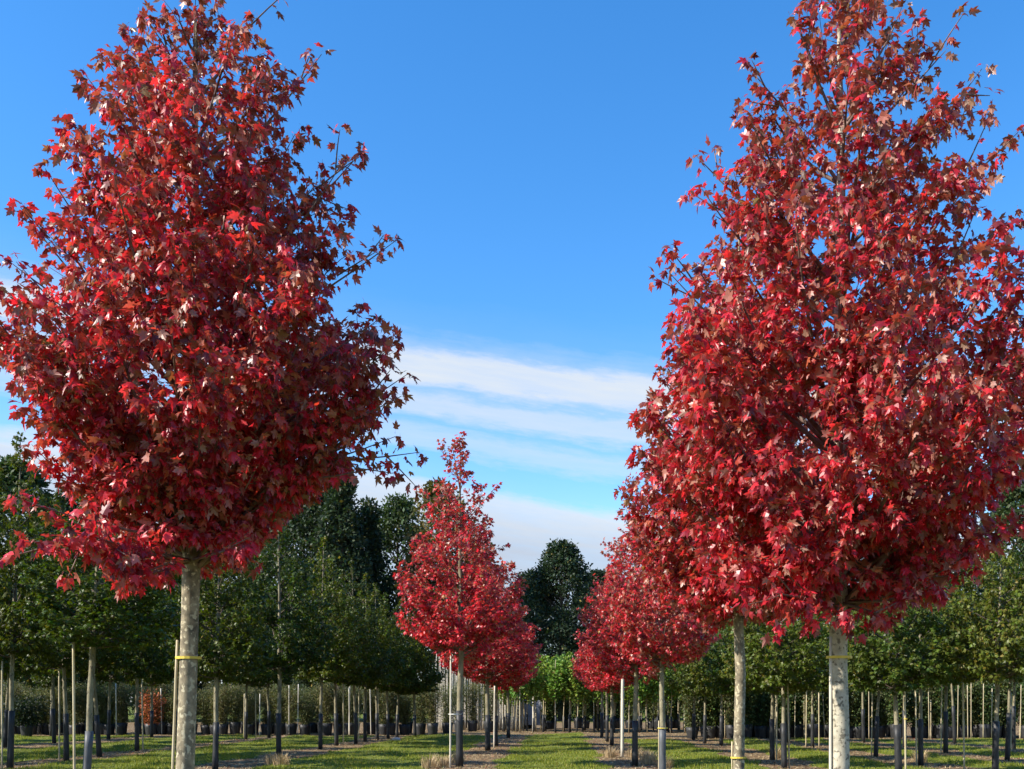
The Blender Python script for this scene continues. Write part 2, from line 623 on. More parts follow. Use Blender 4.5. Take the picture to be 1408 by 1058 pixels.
def red_tint(rng, P, zlo, zhi, brown=0.35, bright=1.0):
    n = len(P)
    h = np.clip((P[:, 2] - zlo) / (zhi - zlo), 0, 1)
    # patches of the crown turn earlier than others
    ph = rng.uniform(0, 6.28, 6)
    f = (np.sin(P[:, 0] * 3.1 + ph[0]) + np.sin(P[:, 2] * 2.6 + ph[1] + P[:, 1]) + np.sin(P[:, 1] * 3.3 + ph[2])) / 3
    b = brown + 0.62 * (h - 0.42) + 0.24 * f
    u = rng.random(n)
    crim = rng.choice([0, 1, 2, 5, 6], n, p=[0.34, 0.24, 0.24, 0.11, 0.07])
    brn = rng.choice([3, 4, 5, 7, 8], n, p=[0.34, 0.32, 0.08, 0.18, 0.08])
    k = np.where(u < b, brn, crim)
    c = RED[k] * rng.uniform(0.7, 1.45, (n, 1)) * bright + 0.006
    return c * (1 + rng.normal(0, 0.08, (n, 3)))


def green_tint(rng, n, base, var=0.25, yellow=0.03, ycol=(0.22, 0.17, 0.03)):
    c = np.array(base)[None] * rng.uniform(1 - var, 1 + var, (n, 1)) * (1 + rng.normal(0, 0.1, (n, 3)))
    q = rng.random(n) < yellow
    c[q] = np.array(ycol) * rng.uniform(0.6, 1.2, (q.sum(), 1))
    return np.clip(c, 0.003, 0.9)


CAMP = np.array([0.0, 0.0, 1.6])


def pick_leaves(Lf, base, count, cell=9.0):
    """indices of the leaves that show largest and in front"""
    P = Lf[0] + base
    d = P - CAMP
    px = d[:, 0] / d[:, 1] * 1350
    py = d[:, 2] / d[:, 1] * 1350
    dist = np.linalg.norm(d, axis=1)
    key = (np.floor(px / cell).astype(int) * 100000 + np.floor(py / cell).astype(int))
    order = np.argsort(dist)
    _, first = np.unique(key[order], return_index=True)
    cand = order[first]
    ok = (px[cand] > -776) & (px[cand] < 632) & (py[cand] < 970)
    cand = cand[ok]
    face = np.abs((Lf[2][cand] * unit(d[cand])).sum(1))
    area = face * (Lf[3][cand] / dist[cand]) ** 2
    return cand[np.argsort(-area)[:count]]


def guard(parent, r, h, mat='guard', x=0.0, slope=0.0):
    z = np.linspace(-0.03, h, 5)
    m_ = MB().add(tube(np.column_stack([x + slope * z, 0 * z, z]), np.array([r * 1.12, r * 1.06, r * 1.03, r * 1.03, r * 1.05]), 12))
    return obj('trunk_guard', m_.mesh('trunk_guard', M[mat]), parent)


def ring(c, rx, ry, w=0.009, th=0.006, seg=16):
    a = np.linspace(0, 2 * math.pi, seg + 1)
    P = np.column_stack([c[0] + np.cos(a) * rx, c[1] + np.sin(a) * ry, np.full(seg + 1, c[2])])
    V, T = [], []
    inn = P.copy()
    inn[:, 0] = c[0] + np.cos(a) * (rx - th)
    inn[:, 1] = c[1] + np.sin(a) * (ry - th)
    up = np.array([0, 0, w])
    V = np.vstack([P - up, P + up, inn - up, inn + up])
    n = seg + 1
    for i in range(seg):
        for (p, q) in ((0, n), (n, 3 * n), (3 * n, 2 * n), (2 * n, 0)):
            T += [[p + i, p + i + 1, q + i + 1], [p + i, q + i + 1, q + i]]
    return V, np.array(T)


# ------------------------------------------------------------------ ground
ROWS = [-20.8, -14.6, -8.8, -2.67, 1.87, 6.0, 9.7, 12.9, 16.2]


def lump(x, y):
    return 0.022 * np.sin(x * 1.7 + 0.6 * np.sin(y * 0.5)) + 0.018 * np.sin(y * 1.15 + 1.3 * np.sin(x * 0.4)) + 0.012 * np.sin(x * 4.1 + y * 2.7)


def soil_amount(x, y):
    d = np.min(np.abs(x[..., None] - np.array(ROWS)), axis=-1)
    hw = 0.82 + 0.16 * np.sin(y * 0.9 + x) + 0.10 * np.sin(y * 2.3 + 2 * x)
    s = np.clip((hw - d) / 0.25 + 0.5, 0, 1)
    endl = np.where(x < -3.4, 51.5, np.where(x < 2.5, 55.0, 46.0)) + 0.8 * np.sin(x * 0.7)
    band = np.clip((y - endl) / 0.8, 0, 1) * np.clip((100 - y) / 10, 0, 1)
    s = np.maximum(s * (y < endl + 2), band * 0.92)
    return s


def build_ground():
    xs = np.concatenate([[-2500, -1200, -600, -300, -150, -90, -60], np.arange(-42, 36.01, 0.3), [50, 80, 150, 300, 600, 1200, 2500]])
    ys = np.concatenate([[-600, -300, -150, -60, -20, 0, 8, 14], np.arange(18, 72.01, 0.3), [80, 95, 120, 160, 250, 450, 900, 1800, 3200]])
    X, Y = np.meshgrid(xs, ys)
    Z = np.where((np.abs(X) < 60) & (Y > 10) & (Y < 100), lump(X, Y), 0.0)
    V = np.column_stack([X.ravel(), Y.ravel(), Z.ravel()])
    nx, ny = len(xs), len(ys)
    i = (np.arange(ny - 1)[:, None] * nx + np.arange(nx - 1)[None]).ravel()
    T = np.vstack([np.column_stack([i, i + 1, i + nx + 1]), np.column_stack([i, i + nx + 1, i + nx])])
    me = np_mesh('ground', V, T, M['ground'], None, True)
    a = me.attributes.new('soil', 'FLOAT', 'POINT')
    a.data.foreach_set('value', soil_amount(X.ravel(), Y.ravel()).astype(np.float32))
    o = obj('ground', me)
    tag(o, 'mown grass strips between bare soil tree rows', None, None, 'structure')


build_ground()


def gz(x, y):
    return float(lump(np.array(x, float), np.array(y, float)))


def build_grass():
    rng = np.random.default_rng(5)
    n = 260000
    d = 19 + (62 - 19) * rng.random(n) ** 1.25
    u = rng.uniform(-0.62, 0.56, n)
    x, y = u * d, d
    s = soil_amount(x, y) + 0.35 * (rng.random(n) - 0.5)
    g = s < 0.42
    x, y = x[g], y[g]
    n = len(x)
    P = np.column_stack([x, y, lump(x, y) - 0.006])
    a = rng.uniform(0, 6.28, n)
    w = rng.uniform(0.006, 0.016, n)
    h = rng.uniform(0.025, 0.075, n) * (1 + 0.5 * np.sin(x * 2.2 + y))
    dx = np.column_stack([np.cos(a) * w, np.sin(a) * w, 0 * a])
    tip = np.column_stack([rng.normal(0, 0.03, n), rng.normal(0, 0.03, n), np.abs(h) + 0.012])
    V = np.stack([P - dx, P + dx, P + tip], 1).reshape(-1, 3)
    T = np.arange(3 * n).reshape(-1, 3)
    pal = np.array([[0.21, 0.245, 0.024], [0.26, 0.28, 0.034], [0.14, 0.19, 0.020], [0.33, 0.29, 0.08]])
    c = pal[rng.choice(4, n, p=[0.42, 0.28, 0.2, 0.10])] * rng.uniform(0.8, 1.2, (n, 1))
    o = obj('grass', np_mesh('grass', V, T, M['grass_blade'], np.repeat(c, 3, 0)))
    tag(o, 'short mown green grass between the tree rows', 'grass', None, 'stuff')
    # dry straw and clods in the bare rows
    n = 110000
    d = 19 + 42 * rng.random(n) ** 1.2
    x = rng.uniform(-0.62, 0.56, n) * d
    g = soil_amount(x, d) > 0.45
    x, y = x[g], d[g]
    n = len(x)
    P = np.column_stack([x, y, lump(x, y) + 0.004])
    a = rng.uniform(0, 6.28, n)
    w = rng.uniform(0.006, 0.014, n)
    ln = rng.uniform(0.03, 0.16, n)
    dx = np.column_stack([-np.sin(a) * w, np.cos(a) * w, 0 * a])
    tip = np.column_stack([np.cos(a) * ln, np.sin(a) * ln, rng.uniform(0.0, 0.06, n)])
    V = np.stack([P - dx, P + dx, P + tip], 1).reshape(-1, 3)
    pal = np.array([[0.52, 0.40, 0.22], [0.36, 0.26, 0.14], [0.18, 0.11, 0.06], [0.32, 0.07, 0.03], [0.16, 0.17, 0.04]])
    c = pal[rng.choice(5, n, p=[0.36, 0.3, 0.2, 0.06, 0.08])] * rng.uniform(0.8, 1.2, (n, 1))
    o = obj('straw_litter', np_mesh('straw_litter', V, np.arange(3 * n).reshape(-1, 3), M['straw'], np.repeat(c, 3, 0)))
    tag(o, 'dry straw and dead leaf litter along the tree rows', 'litter', None, 'stuff')


build_grass()


# ------------------------------------------------------------------ red maples
def place_tree(name, label, cat, group, loc, parts, rot=0.0, scale=(1, 1, 1), tilt=None):
    """Empty at the base with its parts"""
    e = bpy.data.objects.new(name, None)
    e.empty_display_size = 0.3
    COL.objects.link(e)
    e.location = loc
    e.rotation_euler = (R(tilt.gauss(0, 1.1)), R(tilt.gauss(0, 1.1)), rot) if tilt else (0, 0, rot)
    e.scale = scale
    tag(e, label, cat, group)
    for pn, me, kd in parts:
        o = obj(pn, me, e)
        if kd:
            o['kind'] = kd
    return e


def near_maple(seed, label, loc, H, cb, r0, P, nb, bark, templates, leaf, count, shoots=(), lean=(0, 0), brown=0.35, guard_h=1.0, **kw):
    rng = np.random.default_rng(seed)
    trunk, limbs, Lf, axis = grow(rng, H, cb, r0, prof(P), nb, shoots=shoots, lean=lean, leaf=leaf, sides=18, **kw)
    Lf[4] = red_tint(rng, Lf[0], cb, H, brown)
    e = place_tree('red_maple', label, 'tree', 'red maples in two rows', loc, [('trunk', trunk.mesh('trunk', M[bark]), None), ('limbs', limbs.mesh('limbs', M['twig']), None)])
    pick = pick_leaves(Lf, np.array(loc), count) if count else np.array([], int)
    rest = np.setdiff1d(np.arange(len(Lf[0])), pick)
    cr = obj('crown', leaf_mesh('crown', [a[rest] for a in Lf], templates, M['red_leaf']), e)
    cr['kind'] = 'stuff'
    if count:
        # shared blades: shape x colour
        cols = np.vstack([RED, RED * 1.3]) + 0.006
        shared = {}
        for i in pick:
            ci = int(np.argmin(((cols - Lf[4][i]) ** 2).sum(1)))
            ki = int(Lf[5][i]) % len(templates)
            if (ci, ki) not in shared:
                tv, tt = templates[ki]
                shared[(ci, ki)] = np_mesh('leaf', tv, tt, M['red_leaf'], np.tile(cols[ci], (len(tv), 1)))
            t, n_ = Lf[1][i], Lf[2][i]
            s_ = np.cross(t, n_)
            sz = Lf[3][i]
            o = obj('leaf', shared[(ci, ki)], cr)
            o.matrix_basis = Matrix(((s_[0] * sz, t[0] * sz, n_[0] * sz, Lf[0][i][0]), (s_[1] * sz, t[1] * sz, n_[1] * sz, Lf[0][i][1]),
                                     (s_[2] * sz, t[2] * sz, n_[2] * sz, Lf[0][i][2]), (0, 0, 0, 1)))
    guard(e, r0 * 1.08, guard_h, 'guard_grey', 0, lean[0] / cb)
    print('maple leaves', len(Lf[0]))
    return e


def px_shoot(px, py, dep, base, drop, dens=0.6):
    """a shoot tip given as world metres off the trunk foot (x, y, z)"""
    return ((px - 776) / 1350 * dep - base[0], dep - base[1], (970 - py) / 1350 * dep + 1.6, drop, dens)


LB = (-2.72, 6.94, 0.0)
S1 = [px_shoot(*a) for a in [
    (118, 104, 6.9, LB, 0.9), (94, 160, 6.7, LB, 1.0), (150, 75, 7.1, LB, 0.8), (62, 232, 6.6, LB, 1.1), (28, 285, 6.5, LB, 1.1), (22, 360, 6.6, LB, 1.0), (4, 395, 6.5, LB, 0.9), (442, 75, 7.0, LB, 1.1),
    (498, 208, 6.9, LB, 1.0), (470, 225, 6.8, LB, 1.0), (546, 330, 7.0, LB, 0.9), (520, 440, 6.9, LB, 0.7), (560, 515, 7.0, LB, 0.8), (548, 470, 6.6, LB, 0.8), (552, 545, 6.7, LB, 0.6), (545, 600, 6.9, LB, 0.35), (578, 622, 7.0, LB, 0.12, 0.6),
    (530, 640, 6.8, LB, 0.1, 0.6), (30, 690, 5.5, LB, 0.0, 0.9), (55, 752, 5.6, LB, 0.0, 0.9), (28, 745, 5.5, LB, 0.0, 0.8), (120, 740, 5.8, LB, 0.0, 0.8), (195, 790, 6.2, LB, 0.0, 1.3), (170, 760, 6.0, LB, 0.0, 1.2), (225, 775, 6.3, LB, 0.0, 1.2), (145, 772, 5.9, LB, 0.0, 1.2), (95, 730, 5.7, LB, 0.0, 1.1), (330, 752, 6.3, LB, 0.0, 1.1), (350, 25, 6.9, LB, 0.6), (222, 40, 6.8, LB, 0.6)]]
near_maple(11, 'broad red maple with loose trailing twigs, standing alone before the gap in its row', LB, 6.58, 2.62, 0.068,
           [(2.3, .12, .05), (2.62, .50, .20), (3.0, .90, .55), (3.4, 1.16, 1.02), (3.9, 1.34, 1.36), (4.3, 1.24, 1.26), (4.8, 0.98, 1.02), (5.3, .76, .86), (5.8, .60, .68), (6.15, .44, .48), (6.4, .22, .24), (6.6, .06, .06)],
           112, 'bark_pale', T_HI, (0.042, 0.086), 300, S1, (0.085, 0), 0.40, 1.02, leaf_step=0.033, low=20, lowz=0.14, wig=0.005)
RB = (1.87, 6.66, 0.0)
S2 = [px_shoot(*a) for a in [
    (1400, 182, 6.7, RB, 0.9), (1350, 95, 6.6, RB, 1.0), (1398, 300, 6.5, RB, 0.8), (1330, 140, 6.9, RB, 0.9), (912, 350, 6.6, RB, 1.0), (958, 215, 6.7, RB, 0.9), (965, 260, 6.4, RB, 0.8), (1035, 100, 6.7, RB, 0.8),
    (1030, 160, 6.4, RB, 0.7), (1300, 70, 6.6, RB, 0.7), (1240, 10, 6.7, RB, 0.7), (1100, 40, 6.5, RB, 0.6), (920, 375, 6.3, RB, 0.9), (1375, 440, 6.8, RB, 0.8), (1290, 815, 6.3, RB, 0.0), (1110, 820, 6.1, RB, 0.0, 0.8), (1025, 805, 6.2, RB, 0.0, 1.0), (1150, 848, 6.1, RB, 0.0, 1.2), (1085, 838, 6.1, RB, 0.0, 1.2), (1215, 845, 6.2, RB, 0.0, 1.2), (1060, 815, 5.9, RB, 0.0, 1.2), (1255, 822, 6.2, RB, 0.0, 1.2), (975, 790, 6.2, RB, 0.0, 1.0), (1340, 790, 6.3, RB, 0.0, 1.0)]]
near_maple(23, 'tallest full red maple, thin cane and yellow band against its speckled pale trunk', RB, 6.62, 2.30, 0.070,
           [(2.05, .10, .10), (2.3, .42, .45), (2.6, .95, .92), (3.0, 1.22, 1.24), (3.5, 1.30, 1.44), (4.0, 1.22, 1.36), (4.6, 1.02, 1.06), (5.1, .80, .88), (5.6, .54, .70), (6.0, .42, .50), (6.35, .28, .34), (6.65, .1, .1)],
           104, 'bark_speckled', T_HI, (0.042, 0.084), 300, S2, (0.0, 0), 0.28, 1.02, leaf_step=0.033, low=40, lowz=0.06, wig=0.005)
near_maple(37, 'red maple close behind the tallest one, yellow band low on its bare pale trunk', (1.87, 10.56, 0), 6.9, 2.62, 0.064,
           [(2.4, .1, .1), (2.62, .5, .5), (3.0, .95, .95), (3.5, 1.22, 1.15), (4.2, 1.2, 1.1), (4.9, 1.0, .9), (5.6, .72, .7), (6.3, .38, .4), (6.95, .06, .06)],
           84, 'bark_pale', T_MID, (0.048, 0.088), 300, (), (0.02, 0), 0.38, 0.85, leaf_step=0.040, low=34)

# trees farther down the two rows: three grown shapes, shared
MAPLE = []
for sd_, H_, rm in ((51, 7.0, 1.28), (52, 7.0, 1.36), (53, 7.0, 1.30)):
    rg = np.random.default_rng(sd_)
    sh = [(rm * f * math.cos(a), rm * f * math.sin(a), z, 0.8, 0.8) for f, a, z in ((1.0, 0.2, 4.9), (0.95, 2.6, 4.8), (0.7, 0.5, 6.0), (0.7, 3.4, 5.9), (0.4, 2.2, 6.7), (0.35, 0.3, 6.9))]
    pr = prof([(2.2, .1, .1), (2.45, .55 * rm, .5 * rm), (2.9, .92 * rm, .9 * rm), (3.4, rm, rm), (4.1, .92 * rm, .95 * rm), (4.9, .66 * rm, .7 * rm), (5.7, .44 * rm, .46 * rm), (6.4, .2 * rm, .24 * rm), (7.0, .03, .03)])
    tk, lb, lf, ax = grow(rg, H_, 2.4, 0.062, pr, 66, leaf=(0.055, 0.098), shoots=sh, leaf_step=0.050, sides=10)
    lf[4] = red_tint(rg, lf[0], 2.4, H_, 0.22 if sd_ != 53 else 0.42, 1.1)
    MAPLE.append((tk.mesh('trunk', M['bark_olive']), lb.mesh('limbs', M['twig']), leaf_mesh('crown', lf, T_LOW, M['red_leaf'])))
    print('mid maple leaves', len(lf[0]))
GZ = np.linspace(-0.03, 1.2, 5)
GUARD = {k: MB().add(tube(np.column_stack([0 * GZ, 0 * GZ, GZ]), np.array([.078, .074, .07, .07, .072]), 12)).mesh('trunk_guard', M[k]) for k in ('guard', 'guard_grey')}


def red_tree(kind, x, y, H, wid, label, rot, gm='guard'):
    tk, lb, cr = MAPLE[kind]
    s = H / 7.0
    return place_tree('red_maple', label, 'tree', 'red maples in two rows', (x, y, gz(x, y)),
                      [('trunk', tk, None), ('limbs', lb, None), ('crown', cr, 'stuff'), ('trunk_guard', GUARD[gm], None)], rot, (wid, wid, s))


red_tree(2, 1.87, 18.7, 6.9, 0.92, 'rust red maple with a grey guard and yellow band on a slightly leaning trunk', 0.4, 'guard_grey')
red_tree(0, 1.87, 26.0, 7.0, 1.12, 'red maple with black trunk guard, pale wooden stake standing just behind it', 1.7)
red_tree(1, 1.9, 32.4, 6.8, 1.05, 'red maple in the full row standing beside a pale wooden stake', 3.0)
for k, (x, y) in enumerate([(1.86, 38.4), (1.88, 43.2), (1.85, 48.5)]):
    red_tree(k % 3, x, y, 6.6 + 0.2 * k, 1.08, 'small looking red maple at the far end of the full row, black guard', 2.2 * k + 0.5)
red_tree(0, -2.67, 25.0, 8.35, 1.30, 'conical bright red maple beyond the gap in its row, tall pale cane alongside', 2.35)
red_tree(1, -2.67, 34.2, 7.2, 1.30, 'red maple directly behind the conical bright red maple', 0.9)
red_tree(2, -2.66, 38.0, 7.0, 1.28, 'rusty red maple between two others behind the conical bright red maple', 4.4)
red_tree(0, -2.67, 46.8, 6.9, 1.18, 'last red maple in the row with the gap, near the pale stems', 5.2)

# stakes and ties ----------------------------------------------------


def stake(name, label, x, y, h, r, mat, lean=(0, 0), ties=(), tmat='tie', group=None, cat='stake'):
    e = bpy.data.objects.new(name, None)
    COL.objects.link(e)
    e.location = (x, y, gz(x, y) if y > 10 else 0)
    tag(e, label, cat, group)
    z = np.linspace(-0.05, h, 9)
    rr = np.full(9, r)
    if r < 0.014:
        rr[1::2] *= 1.14
    P = np.column_stack([lean[0] * z, lean[1] * z, z])
    obj('pole', MB().add(tube(P, rr, 8)).mesh('pole', M[mat]), e)
    for (tz, cx, cyy, rx, ry) in ties:
        obj('tie', MB().add(ring((cx, cyy, tz), rx, ry)).mesh('tie', M[tmat], False), e)
    return e


stake('bamboo_cane', 'thin bamboo cane tied to the broad maple before the gap', -2.803, 6.92, 2.06, 0.009, 'cane', (0.0365, 0), [(1.935, 0.147, 0.02, 0.090, 0.078)], group='canes tied to the near maples')
stake('bamboo_cane', 'bamboo cane tied by a yellow band to the speckled pale trunk', 1.795, 6.63, 2.06, 0.010, 'cane_white', (0.002, 0), [(1.925, 0.068, 0.03, 0.088, 0.078)], group='canes tied to the near maples')
b = stake('bamboo_cane', 'thin cane with low yellow band on the maple behind the tallest one', 1.81, 10.6, 1.2, 0.008, 'cane', (0, 0), [(1.03, 0.065, -0.04, 0.088, 0.078)], group='canes tied to the near maples')
stake('bamboo_cane', 'short cane with yellow band at the top of a grey guard', 1.80, 18.72, 1.3, 0.01, 'cane', (0, 0), [(1.16, 0.075, -0.02, 0.10, 0.085)])
stake('wooden_stake', 'pale square cut stake beside a red maple in the full row', 1.80, 30.6, 2.75, 0.05, 'cane_white', (0.008, 0))
stake('wooden_stake', 'tall pale cane leaning against the conical bright red maple', -2.86, 24.6, 2.9, 0.022, 'cane_white', (0.005, 0), [(1.35, 0.1, 0.2, 0.17, 0.27)], 'tie_white')
stake('wooden_stake', 'pale stake beside two red maples behind the conical one', -2.62, 36.6, 2.3, 0.03, 'cane_white', (0.01, 0))
stake('marker_post', 'slim white post at the end of the central grass strip', -1.86, 58.5, 2.1, 0.05, 'cane_white', (0, 0), cat='post')

# ------------------------------------------------------------------ green nursery trees
GREEN = []
for sd_, base, rm, yel in ((61, (0.056, 0.078, 0.008), 1.35, 0.01), (62, (0.044, 0.066, 0.009), 1.45, 0.0), (63, (0.078, 0.098, 0.008), 1.30, 0.02), (64, (0.062, 0.084, 0.008), 1.4, 0.03)):
    rg = np.random.default_rng(sd_)
    H_ = 7.0
    pr = prof([(2.2, .2, .2), (2.45, .8 * rm, .75 * rm), (2.9, rm, rm), (3.8, 1.0 * rm, 1.02 * rm), (4.7, .82 * rm, .85 * rm), (5.5, .58 * rm, .55 * rm), (6.1, .32 * rm, .3 * rm), (6.6, .12, .14), (7.05, .03, .03)])
    tk, lb, lf, ax = grow(rg, H_, 2.4, 0.060, pr, 62, leaf=(0.065, 0.112), leaf_step=0.062, rise=(0.6, 1.1), sides=10, shoots=[(0.5, 0.3, 6.4, 0.8, 0.8), (-0.5, 0.2, 6.3, 0.8, 0.8)])
    lf[4] = green_tint(rg, len(lf[0]), base, 0.35, yel)
    GREEN.append((tk.mesh('trunk', M['bark_olive']), lb.mesh('limbs', M['bark_dark']), leaf_mesh('crown', lf, T_LOW, M['green_leaf'])))
    print('green leaves', len(lf[0]))
# broad round headed kind for the other block
ROUND = []
for sd_, base, rm, yel in ((71, (0.082, 0.115, 0.016), 1.25, 0.02), (72, (0.10, 0.120, 0.018), 1.35, 0.06), (73, (0.068, 0.10, 0.016), 1.2, 0.02)):
    rg = np.random.default_rng(sd_)
    H_ = 5.2
    pr = prof([(1.95, .3, .3), (2.15, .75 * rm, .8 * rm), (2.6, rm, rm), (3.3, 1.02 * rm, rm), (4.0, .8 * rm, .84 * rm), (4.6, .5 * rm, .5 * rm), (5.0, .25 * rm, .2 * rm), (5.25, .04, .04)])
    tk, lb, lf, ax = grow(rg, H_, 2.1, 0.052, pr, 52, leaf=(0.07, 0.115), leaf_step=0.07, rise=(0.5, 1.0), sides=10)
    lf[4] = green_tint(rg, len(lf[0]), base, 0.35, yel)
    ROUND.append((tk.mesh('trunk', M['bark_olive']), lb.mesh('limbs', M['bark_dark']), leaf_mesh('crown', lf, T_LOW, M['green_leaf'])))
    print('round leaves', len(lf[0]))

rnd = random.Random(4)


def green_tree(bank, k, x, y, H, Hb, wid, label, group, gh=1.0, gm='guard'):
    tk, lb, cr = bank[k % len(bank)]
    return place_tree('nursery_tree', label, 'tree', group, (x, y, gz(x, y)),
                      [('trunk', tk, None), ('limbs', lb, None), ('crown', cr, 'stuff'), ('trunk_guard', GUARD[gm], None)], rnd.uniform(0, 6.28), (wid, wid, H / Hb), rnd)


GL = 'green trees in the shaded nursery block'
lt = green_tree(GREEN, 0, -8.78, 18.0, 6.6, 7.0, 1.05, 'dark green nursery tree with leaning grey guarded trunk behind the broad maple', GL, gm='guard_grey')
lt.rotation_euler = (0, R(3.6), 0)
for c_ in lt.children:
    if c_.name.split('.')[0] in ('crown', 'limbs'):
        c_.scale.z, c_.location.z = 0.8, 0.95
obj('side_twig', MB().add(tube([[0.03, -0.05, 2.96], [0.16, -0.30, 3.02], [0.30, -0.42, 3.09], [0.44, -0.50, 3.2]], [0.016, 0.014, 0.011, 0.006], 6)).mesh('side_twig', M['cane_white']), lt)
LL = 'dark green nursery tree with black trunk guard in the shaded block'
for i, (x, y, H) in enumerate([
        (-8.75, 24.6, 7.0), (-8.9, 30.6, 8.0), (-8.95, 36.0, 7.7), (-9.05, 39.0, 7.5), (-8.75, 41.2, 7.6), (-8.85, 43.6, 7.3), (-8.65, 45.4, 7.2), (-8.5, 47.4, 7.0), (-8.35, 49.0, 6.8), (-7.55, 49.6, 6.4),
        (-14.0, 24.8, 8.5), (-14.1, 27.8, 7.8), (-14.3, 30.2, 7.6), (-14.8, 34.0, 7.8), (-15.2, 38.6, 8.0), (-14.8, 41.8, 7.8), (-14.6, 45.0, 7.6), (-14.5, 48.2, 7.6),
        (-21.2, 40.8, 8.4), (-20.8, 36.5, 8.2), (-20.9, 45.0, 8.0), (-20.6, 49.0, 7.8), (-27.0, 47.0, 8.6), (-27.2, 52.0, 8.0),
        (-20.7, 21.0, 7.8), (-20.9, 24.6, 8.0), (-20.8, 28.0, 7.8), (-20.9, 31.0, 8.0), (-20.6, 33.8, 7.9), (-27.0, 30.0, 8.0), (-27.1, 34.0, 8.0), (-27.0, 38.0, 8.2), (-27.2, 42.5, 8.0), (-14.2, 20.6, 7.8)]):
    lab = ('dark green nursery tree in the shaded row facing the grass strip of the red maples' if x > -10 else
           'dark green nursery tree in the middle row of the shaded block, black trunk guard' if x > -17 else 'dark green nursery tree in the deepest rows of the shaded block')
    if i == 1:
        lab = 'tall dark green nursery tree with a dry straw tuft near its foot'
    if i == 9:
        lab = 'last low dark green nursery tree of the shaded row, beside bare soil and olive shrubs'
    green_tree(GREEN, i + (i // 4), x, y, H, 7.0, rnd.uniform(1.0, 1.14), lab, GL)
GR = 'green trees in the sunny nursery block'
LR = 'green round headed nursery tree with black trunk guard in the sunny block'
for i, (x, y, H) in enumerate([
        (5.6, 25.0, 5.0), (6.1, 28.8, 5.2), (6.05, 33.8, 5.2), (6.2, 38.8, 5.2), (6.0, 42.0, 5.3), (5.95, 45.2, 5.2),
        (7.6, 22.3, 5.0), (9.55, 26.3, 5.5), (9.8, 30.9, 5.6), (9.4, 34.4, 5.4), (9.6, 38.0, 5.6), (9.8, 43.0, 5.6),
        (9.65, 22.0, 5.5), (12.7, 32.7, 6.0), (12.9, 28.6, 6.0), (13.0, 37.5, 6.2), (12.8, 42.0, 6.2), (16.2, 35.4, 6.8), (16.0, 31.0, 6.6), (16.3, 41.0, 6.8), (19.5, 39.0, 7.2)]):
    lab = ('round headed green tree in the sunny row next to the full red maple row' if x < 7 else
           'round headed green tree in the second row beyond the full red maple row' if x < 11 else 'round headed green tree in the deeper sunny rows before the potted shrubs')
    green_tree(ROUND, i + (i // 3), x, y, H, 5.2, rnd.uniform(0.98, 1.12), lab, GR)
GC = 'canes between the sunny block trees'
for x, y, h, t in [(9.45, 23.2, 2.3, 1), (7.72, 22.2, 2.2, 1), (9.15, 37.2, 2.2, 0), (9.65, 37.2, 2.1, 0), (9.7, 31.0, 2.35, 1), (12.5, 32.6, 2.3, 0), (9.4, 26.2, 2.3, 1), (15.1, 33.2, 2.0, 1), (14.0, 29.4, 2.1, 1), (6.2, 28.7, 2.3, 0), (5.75, 25.1, 2.5, 0)]:
    stake('bamboo_cane', 'straw coloured cane with yellow tie among the sunny block trees' if t else 'plain straw coloured cane among the sunny block trees', x, y, h, 0.022, 'cane', (rnd.uniform(-.02, .02), 0), [(rnd.uniform(1.2, 1.5), 0.0, 0.0, 0.045, 0.045)] if t else (), group=GC)
GLC = 'canes in the shaded block'
for x, y, h in [(-8.93, 17.9, 2.85), (-14.15, 24.7, 2.7), (-14.2, 27.6, 2.6), (-9.1, 43.4, 2.5), (-8.7, 45.9, 2.6), (-14.55, 33.9, 2.5), (-14.2, 45.2, 2.4), (-16.0, 49.0, 2.2), (-8.8, 39.1, 2.5)]:
    stake('wooden_stake', 'straw coloured thin stake beside a dark green tree of the shaded block', x, y, h, 0.024, 'cane', (rnd.uniform(-.02, .02), 0), (), group=GLC)


# ------------------------------------------------------------------ younger stock at the far edge
def small_tree_mesh(seed, H, cb, rm, base, n, size, tmpl, r0=0.022, bark='cane', yel=0.03):
    rg = np.random.default_rng(seed)
    nz = 7
    z = np.linspace(-0.04, H * 0.94, nz)
    wob = np.cumsum(rg.normal(0, 0.018, (nz, 2)), 0)
    tk = MB().add(tube(np.column_stack([wob[:, 0], wob[:, 1], z]), np.linspace(r0, r0 * 0.35, nz), 6))
    h = rg.uniform(cb, H, n)
    f = (h - cb) / (H - cb)
    rad = rm * np.sin(np.clip(f, 0.03, 0.97) * math.pi) ** 0.6 * (1.1 - 0.45 * f)
    nb = 16
    ba = rg.uniform(0, 6.28, nb)
    bh = rg.uniform(0, 0.9, nb)
    k = rg.integers(0, nb, n)
    a = ba[k] + rg.normal(0, 0.35, n)
    rr = rad * rg.random(n) ** 0.5
    h2 = cb + (H - cb) * np.clip(0.55 * f + 0.45 * (bh[k] + 0.3 * rr / rm) + rg.normal(0, 0.03, n), 0, 1.0)
    P = np.column_stack([np.cos(a) * rr, np.sin(a) * rr, h2])
    O = unit(np.column_stack([np.cos(a), np.sin(a), 0.3 + 0 * a]))
    tip, nr = leaf_frames(rg, O, (0.0, 0.8), 0.8, 0.5)
    lf = [P, tip, nr, rg.uniform(size[0], size[1], n), green_tint(rg, n, base, 0.35, yel), rg.integers(0, 6, n)]
    return tk.mesh('trunk', M[bark]), leaf_mesh('crown', lf, tmpl, M['far_leaf'])


